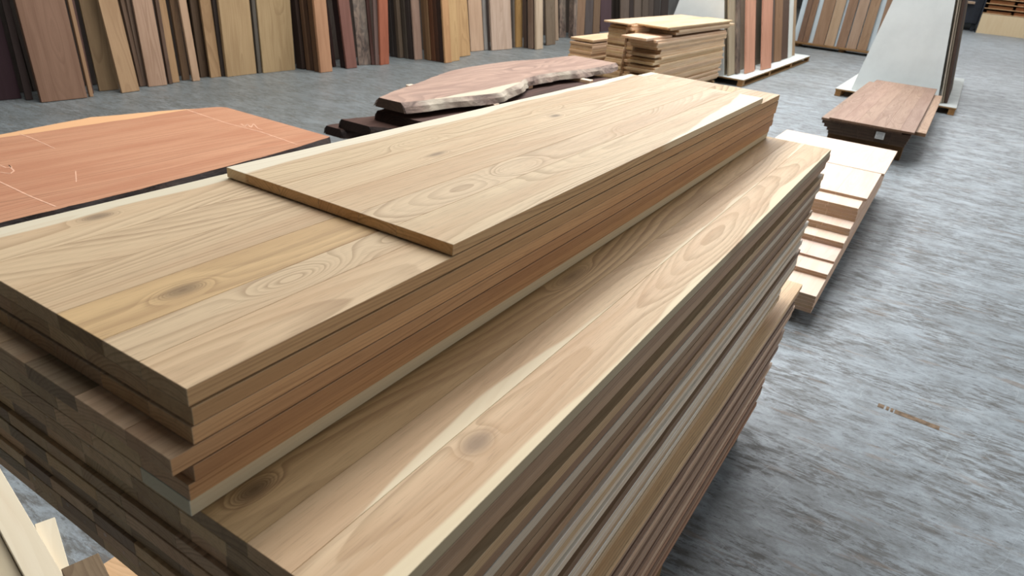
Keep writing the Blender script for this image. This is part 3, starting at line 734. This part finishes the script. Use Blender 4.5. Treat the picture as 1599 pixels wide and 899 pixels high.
# ---------------------------------------------------------------- tall oak stack
TOAK = 0.0352
def oak(x0, x1, y0, y1, zt, t, label, g=None, rz=0.0):
    g = g or random.uniform(0.88, 1.04)
    o = obj('oak_board', box_mesh(x1 - x0, y1 - y0, t - 0.0012, 0.0035), 'oak', None, ((x0 + x1) / 2, (y0 + y1) / 2, zt - t + 0.0006), (0, 0, rz),
            tint=(g, g * random.uniform(0.94, 1.0), g * random.uniform(0.88, 1.0)))
    return tag(o, label, 'board')
n = 25
z = 1.008
for k in range(n):
    y0 = 9.96 + random.choice((0, 0.0, 0.05, 0.22, 0.24)) if k > 1 else (9.62 if k == 0 else 9.9)
    y1 = 13.35 + random.uniform(-0.08, 0.03)
    xr = -3.735 + random.choice((0, 0.012, -0.012, 0.02)) * (k > 0)
    if k == 0:
        oak(-4.158, -3.775, 9.62, 10.62, z, TOAK, 'short oak panel jutting out at the front of the tall stack')
    else:
        oak(-4.155, xr, y0, y1, z, TOAK, 'oak panel in the right column of the tall stack, %s down' % ordinal(k + 1))
    z -= TOAK
oak(-4.16, -3.73, 10.66, 13.4, 1.044 - 0.036 + 0.036, TOAK, 'oak panel third below the top sheet of the tall stack')
oak(-4.15, -3.71, 10.72, 13.62, 1.080, TOAK, 'oak panel second below the top sheet, long at the far end')
oak(-4.14, -3.74, 10.40, 13.4, 1.116, TOAK, 'oak panel just below the wide top sheet of the tall stack')
oak(-4.185, -3.705, 10.20, 13.44, 1.140, 0.024, 'wide right-hand top sheet of the tall oak stack')
oak(-4.60, -4.20, 9.93, 13.2, 1.140, 0.024, 'left-hand top sheet of the tall oak stack, overhanging in front')
z = 1.116
for k in range(28):
    oak(-4.555 + random.uniform(-0.01, 0.01), -4.275, 10.05 + random.uniform(-0.02, 0.03) + (0.12 if k == 0 else 0), 13.1, z, TOAK,
        'oak panel in the left column of the tall stack, %s down' % ordinal(k + 1))
    oak(-4.268, -4.165, 10.12 + random.uniform(-0.02, 0.06) - (0.16 if k < 2 else 0), 13.1, z, TOAK,
        'narrow oak piece in the middle column of the tall stack, %s down' % ordinal(k + 1), random.uniform(0.92, 1.06))
    z -= TOAK
z = 0.80
for k in range(17):
    oak(-5.29 + random.uniform(-0.01, 0.01), -4.90 + random.uniform(-0.01, 0.01), 10.28 + random.uniform(-0.02, 0.03), 11.9, z - (0 if k == 0 else 0.02), 0.04,
        'thick oak board in the low left pile by the tall stack, %s down' % ordinal(k + 1)) if z > 0.16 else None
    z -= 0.04
for i, (x, w) in enumerate(((-4.14, 0.9), (-5.1, 0.42))):
    for j, y in enumerate((10.7, 11.6) if i else (10.4, 11.7, 13.0)):
        o = obj('bearer', box_mesh(w, 0.09, 0.12, 0.003), 'pallet', None, (x, y, 0.001), tint=(0.5, 0.45, 0.4))
        tag(o, 'bearer under the %s, %s from the front' % ('low left oak pile' if i else 'tall oak stack', ordinal(j + 1)), 'bearer')

# ---------------------------------------------------------------- slabs
def slab(name, label, cat, outline, z, t, mat, bark, flare=0.03, wobble=0.0, seed=1, rough=0.012, tint=(1, 1, 1)):
    """outline: (y, x_left, x_right) stations along Y; the sides flare out below the sawn top and carry bark"""
    rr = random.Random(seed)
    st = []
    for i in range(len(outline) - 1):
        (ya, la, ra), (yb, lb, rb) = outline[i], outline[i + 1]
        m = max(2, int((yb - ya) / 0.07))
        for j in range(m):
            u = j / m
            st.append((ya + (yb - ya) * u, la + (lb - la) * u + rr.uniform(-rough, rough), ra + (rb - ra) * u + rr.uniform(-rough, rough)))
    st.append(outline[-1])
    cx = sum(s[1] + s[2] for s in st) / (2 * len(st))
    cy = (st[0][0] + st[-1][0]) / 2
    top, body_f = [], []
    fl = [flare * (0.95 + 0.35 * math.sin(i * 0.6) + 0.2 * rr.random()) for i in range(len(st))]
    dz = [wobble * math.sin(i * 0.35) for i in range(len(st))]
    V, F = [], []
    for (y, l, r_), q, d in zip(st, fl, dz):
        V += [(l - cx, y - cy, t + d), (r_ - cx, y - cy, t + d), (r_ + q * 0.8 - cx, y - cy, d), (l - q * 0.8 - cx, y - cy, d)]
    for i in range(len(st) - 1):
        a, b = i * 4, i * 4 + 4
        F += [(a, a + 1, b + 1, b), (a + 3, b + 3, b + 2, a + 2), (a + 1, a + 2, b + 2, b + 1), (a, b, b + 3, a + 3)]
    e = (len(st) - 1) * 4
    F += [(0, 3, 2, 1), (e, e + 1, e + 2, e + 3)]
    root = obj(name, mesh_of(V, F), mat, None, (cx, cy, z - t), tint=tint)
    tag(root, label, cat)
    for s in (0, 1):                                   # bark strips, proud of the slab's sides
        V, F = [], []
        off = 0.006
        for i, ((y, l, r_), q, d) in enumerate(zip(st, fl, dz)):
            w1, w2 = 0.008 + 0.008 * math.sin(i * 0.9) + rr.uniform(0, 0.004), 0.008 + 0.008 * math.sin(i * 0.7 + 1) + rr.uniform(0, 0.005)
            if s:
                V += [(r_ - cx + 0.0005, y - cy, t + d - 0.001), (r_ + q * 0.4 + off + w1 - cx, y - cy, t * 0.6 + d), (r_ + q * 0.8 + w2 - cx + 0.001, y - cy, d + 0.001), (r_ + q * 0.3 - cx, y - cy, t * 0.5 + d)]
            else:
                V += [(l - cx - 0.0005, y - cy, t + d - 0.001), (l - q * 0.4 - off - w1 - cx, y - cy, t * 0.6 + d), (l - q * 0.8 - w2 - cx - 0.001, y - cy, d + 0.001), (l - q * 0.3 - cx, y - cy, t * 0.5 + d)]
        for i in range(len(st) - 1):
            a, b = i * 4, i * 4 + 4
            for j in range(4):
                F.append((a + j, a + (j + 1) % 4, b + (j + 1) % 4, b + j))
        F += [(0, 1, 2, 3), (e, e + 3, e + 2, e + 1)]
        if bark:
            obj('bark_edge', mesh_of(V, F), bark, root)
    return root

# the pale figured slab with live edges
slab('live_edge_slab', 'brown figured live-edge slab with pale bark edge, top of its pile', 'slab',
     [(4.70, -4.23, -3.985), (5.1, -4.36, -3.88), (5.55, -4.49, -3.80), (5.9, -4.60, -3.74), (6.4, -4.72, -3.86), (6.85, -4.80, -4.02),
      (7.2, -4.80, -4.06), (7.7, -4.76, -3.98), (8.3, -4.68, -3.93), (8.8, -4.62, -3.915), (9.06, -4.57, -3.93)], 0.70, 0.085, 'slab_top', 'bark', 0.055, 0.004, 3, 0.005)
for i, (y, x0, x1) in enumerate(((5.78, -4.80, -3.69), (6.98, -4.76, -4.02), (7.98, -4.74, -3.75))):
    o = obj('sticker', box_mesh(x1 - x0, 0.09, 0.040, 0.003), 'beech', None, ((x0 + x1) / 2, y, 0.569), tint=(1, 0.97, 0.88))
    tag(o, 'pale square batten under the top live-edge slab, %s from the near end' % ordinal(i + 1), 'batten')
low = [('dark live-edge slab right under the pale battens', 0.568, 0.09, [(4.74, -4.30, -3.7), (5.3, -4.36, -3.62), (6.5, -4.62, -3.6), (8.6, -4.55, -3.7)]),
       ('dark slab in the live-edge pile, second below the battens', 0.477, 0.085, [(4.53, -4.52, -4.2), (4.9, -4.42, -3.7), (6.5, -4.55, -3.7), (8.5, -4.5, -3.7)]),
       ('dark slab with brown sawn end poking out at the near left', 0.391, 0.08, [(4.505, -4.70, -4.51), (4.8, -4.64, -4.40), (5.2, -4.45, -3.8), (8.4, -4.5, -3.8)]),
       ('dark slab lowest but one in the live-edge pile', 0.310, 0.10, [(4.75, -4.55, -3.7), (6.4, -4.5, -3.7), (8.4, -4.5, -3.7)]),
       ('lowest dark slab of the live-edge pile, by the floor', 0.209, 0.11, [(4.66, -4.60, -3.7), (6.4, -4.5, -3.7), (8.4, -4.5, -3.7)])]
for i, (label, zt, t, ol) in enumerate(low):
    slab('dark_slab', label, 'slab', ol, zt, t, 'slab_dark', 'bark_dark', 0.02, 0.0, 20 + i, 0.012)
for i, y in enumerate((5.2, 8.2)):
    o = obj('bearer', box_mesh(0.9, 0.1, 0.097, 0.003), 'pallet', None, (-4.2, y, 0.001), tint=(0.3, 0.26, 0.22))
    tag(o, 'dark bearer under the live-edge pile, %s one' % ('near' if i == 0 else 'far'), 'bearer')

# the big red slab at the left
red = slab('red_slab', 'wide red-orange timber slab with chalk marks and dark bark edge', 'slab',
           [(0.55, -4.62, -3.36), (1.3, -4.70, -3.385), (1.95, -4.80, -3.40), (2.55, -4.90, -3.44), (3.0, -4.80, -3.48), (3.40, -4.69, -3.54), (3.44, -4.64, -3.55)],
           0.70, 0.11, 'red_slab', 'bark_dark', 0.02, 0.0, 5, 0.004)
rc = Vector(red.location)
def chalk_line(pts, w):
    V, F = [], []
    for i in range(len(pts) - 1):
        a, b = Vector(pts[i]), Vector(pts[i + 1])
        d = (b - a).normalized()
        nrm = Vector((-d.y, d.x)) * (w / 2)
        k = len(V)
        for q in (a - nrm, b - nrm, b + nrm, a + nrm):
            V.append((q.x - rc.x, q.y - rc.y, 0.11 + 0.0008))
        F.append((k, k + 1, k + 2, k + 3))
        # thin real thickness
        for q in (a - nrm, b - nrm, b + nrm, a + nrm):
            V.append((q.x - rc.x, q.y - rc.y, 0.11 + 0.0001))
        F += [(k + 4, k + 7, k + 6, k + 5), (k, k + 4, k + 5, k + 1), (k + 1, k + 5, k + 6, k + 2), (k + 2, k + 6, k + 7, k + 3), (k + 3, k + 7, k + 4, k)]
    return mesh_of(V, F)
for nm, pts, w in (('chalk_line', [(-4.76, 3.17), (-4.25, 3.14), (-3.93, 3.165), (-3.535, 3.135)], 0.008),
                   ('chalk_number', [(-4.185, 3.206), (-4.099, 3.17), (-4.145, 3.229), (-4.059, 3.192), (-4.134, 3.275), (-4.02, 3.214), (-3.958, 3.207)], 0.006),
                   ('chalk_line', [(-4.25, 1.545), (-3.931, 1.542), (-3.643, 1.539), (-3.42, 1.548)], 0.008),
                   ('chalk_number', [(-4.25, 1.66), (-4.201, 1.667), (-4.138, 1.669), (-4.133, 1.692), (-4.174, 1.698), (-4.062, 1.670), (-4.031, 1.637), (-4.083, 1.612)], 0.007),
                   ('chalk_line', [(-4.75, 2.028), (-4.626, 2.036), (-4.334, 2.020)], 0.006),
                   ('chalk_tick', [(-3.871, 1.885), (-3.701, 1.795)], 0.005)):
    obj(nm, chalk_line(pts, w), 'chalk', red)
slab('red_slab', 'dark red slab hidden beneath the wide chalk-marked one', 'slab', [(0.6, -4.5, -3.42), (2.2, -4.7, -3.44), (3.35, -4.5, -3.56)], 0.5895, 0.12, 'slab_dark', 'bark_dark', 0.02, 0.0, 9)
for i, y in enumerate((1.0, 2.9)):
    o = obj('bearer', box_mesh(1.0, 0.16, 0.467, 0.004), 'slab_dark', None, (-4.05, y, 0.001))
    tag(o, 'dark timber trestle block under the red slabs, %s one' % ('near' if i == 0 else 'far'), 'bearer')

# ---------------------------------------------------------------- far racks and boxes
FAR = [
  ('brown', -4.44, 23.6, 0.15, (0.156, 0.089, 0.055)), ('brown', -4.28, 23.6, 0.16, (0.19, 0.107, 0.061)),
  ('reddish', -3.99, 23.6, 0.33, (0.24, 0.144, 0.084)), ('pale', -3.645, 23.6, 0.265, (0.352, 0.242, 0.15)),
  ('mid brown', -3.31, 23.6, 0.25, (0.216, 0.127, 0.076)), ('greyish', -3.03, 23.6, 0.27, (0.305, 0.205, 0.138)),
  ('warm brown', -2.735, 23.6, 0.26, (0.262, 0.162, 0.093)), ('tan', -2.33, 23.6, 0.26, (0.223, 0.133, 0.08))]
for i, (words, x, y, w, c) in enumerate(FAR):
    o = leaning_board('leaning_board', x, y, 0.139, 0.0, 3.5, w, 0.035, 2.6, 'board', c, 'X')
    tag(o, '%s board leaning in the far row under the white rack, %s from the left' % (words, ordinal(i + 1)), 'board')
o = leaning_board('backing_sheet', -4.6, 23.72, 0.139, 0.0, 3.5, 2.9, 0.03, 2.6, 'white_board', (0.72, 0.78, 0.84), 'X')
tag(o, 'blue-white sheet showing between the far leaning boards', 'sheet')
pf = thing('pallet', 'low timber platform carrying the far row of leaning boards', 'pallet', (-3.15, 23.95, 0.0))
obj('front_rail', box_mesh(3.0, 0.12, 0.05, 0.004), 'pallet', pf, (0, -0.42, 0.088), tint=(0.55, 0.48, 0.4))
obj('deck_board', box_mesh(3.0, 0.84, 0.03, 0.004), 'pallet', pf, (0, 0.08, 0.107), tint=(0.6, 0.52, 0.44))
for sx in (-1.3, 0.0, 1.3):
    obj('block', box_mesh(0.14, 0.6, 0.086, 0.004), 'pallet', pf, (sx, 0, 0.001), tint=(0.6, 0.52, 0.44))

# far right: a pale plywood front with shelves of sawn boards above
cr = thing('board_store', 'pale plywood fronted store with shelves of orange boards, far right', 'shelving', (3.3, 46.6, 0.0))
obj('front_panel', box_mesh(6.4, 0.05, 0.95, 0.004), 'ply', cr, (0, -0.4, 0.001))
obj('side_panel', box_mesh(0.05, 1.6, 3.6, 0.004), 'black_steel', cr, (-3.24, 0.45, 0.001))
obj('back_panel', box_mesh(6.4, 0.03, 3.6, 0.004), 'oak', cr, (0, 1.2, 0.001), tint=(0.42, 0.30, 0.22))
for k in range(10):
    obj('shelf', box_mesh(6.4, 1.5, 0.03, 0.004), 'oak', cr, (0, 0.4, 0.97 + 0.235 * k), tint=(1, 0.95, 0.86))
for k, xx in enumerate((-1.2, 0.9, 3.1)):
    obj('upright', box_mesh(0.06, 0.05, 2.6, 0.004), 'ply', cr, (xx, -0.38, 0.96))
for r in range(4):
    for q in range(3):
        o = obj('stored_board', box_mesh(1.1, 0.9, 0.11 + 0.05 * ((r + q) % 3) / 2, 0.004), 'oak', None, (3.3 - 2.5 + q * 1.24, 46.9, 1.001 + 0.235 * r),
                tint=(0.62 + 0.08 * ((r * 3 + q) % 3), 0.44, 0.32))
        tag(o, 'orange-brown board pile on the far right shelves, shelf %s from below, %s from left' % (ordinal(r + 1), ordinal(q + 1)), 'boards', 'boards on the far right shelves')
bk = thing('machine_cabinet', 'dark blue-black machine cabinet beside the far shelves', 'cabinet', (-0.55, 47.5, 0.0))
obj('body', box_mesh(1.15, 1.0, 3.2, 0.03), 'black_steel', bk, (0, 0.6, 0.35))
for sx in (-0.42, 0.42):
    obj('foot', box_mesh(0.2, 0.5, 0.349, 0.01), 'black_steel', bk, (sx, 0.5, 0.001))
obj('ledge', box_mesh(0.55, 0.3, 0.12, 0.01), 'beech', bk, (-0.12, -0.06, 1.33))

# old strip of brown tape left on the concrete in the aisle
tp = thing('floor_tape', 'worn strip of brown tape stuck on the grey aisle floor', 'tape', (0.170, 3.683, 0.0), -0.070)
for a, w in ((0.0, 0.03), (0.04, 0.014), (0.062, 0.013), (0.082, 0.21)):
    obj('tape_piece', box_mesh(w, 0.042, 0.0008, 0), 'tape', tp, (a + w / 2, 0, 0.0002))

# ---------------------------------------------------------------- offcuts on the floor at the near left
def offcut(label, x, y, z, rz, l, w, t, mat, tint, ry=0.0):
    """x, y is the end that shows; the piece runs from there along rz"""
    d = Vector((math.cos(rz), math.sin(rz), 0))
    o = obj('offcut_plank', box_mesh(w, l, t, 0.002), mat, None, (x + d.x * l / 2, y + d.y * l / 2, z), (0, 0, rz - PI / 2), tint=tint)
    return tag(o, label, 'offcut')
offcut('long pale plank lying on the floor at the lower left', -3.0, 0.82, 0.031, -0.184, 1.25, 0.088, 0.029, 'ply', (1.0, 0.95, 0.88))
offcut('duller tan plank beside the long pale plank at lower left', -2.9, 0.705, 0.001, -0.184, 1.1, 0.10, 0.029, 'ply', (0.72, 0.66, 0.56))
offcut('short pale offcut whose end pokes out from under the long pale plank', -2.2545, 0.765, 0.001, -0.33, 0.6, 0.062, 0.029, 'ply', (1.0, 0.96, 0.9))
offcut('grey-brown board lying across the planks at lower left', -1.9175, 0.714, 0.062, -0.26, 0.62, 0.107, 0.038, 'teak', (0.30, 0.27, 0.23))
offcut('orange-tan offcut on the floor under the near stack end', -1.897, 0.782, 0.001, 0.02, 0.55, 0.085, 0.049, 'oak', (1.0, 0.86, 0.70))
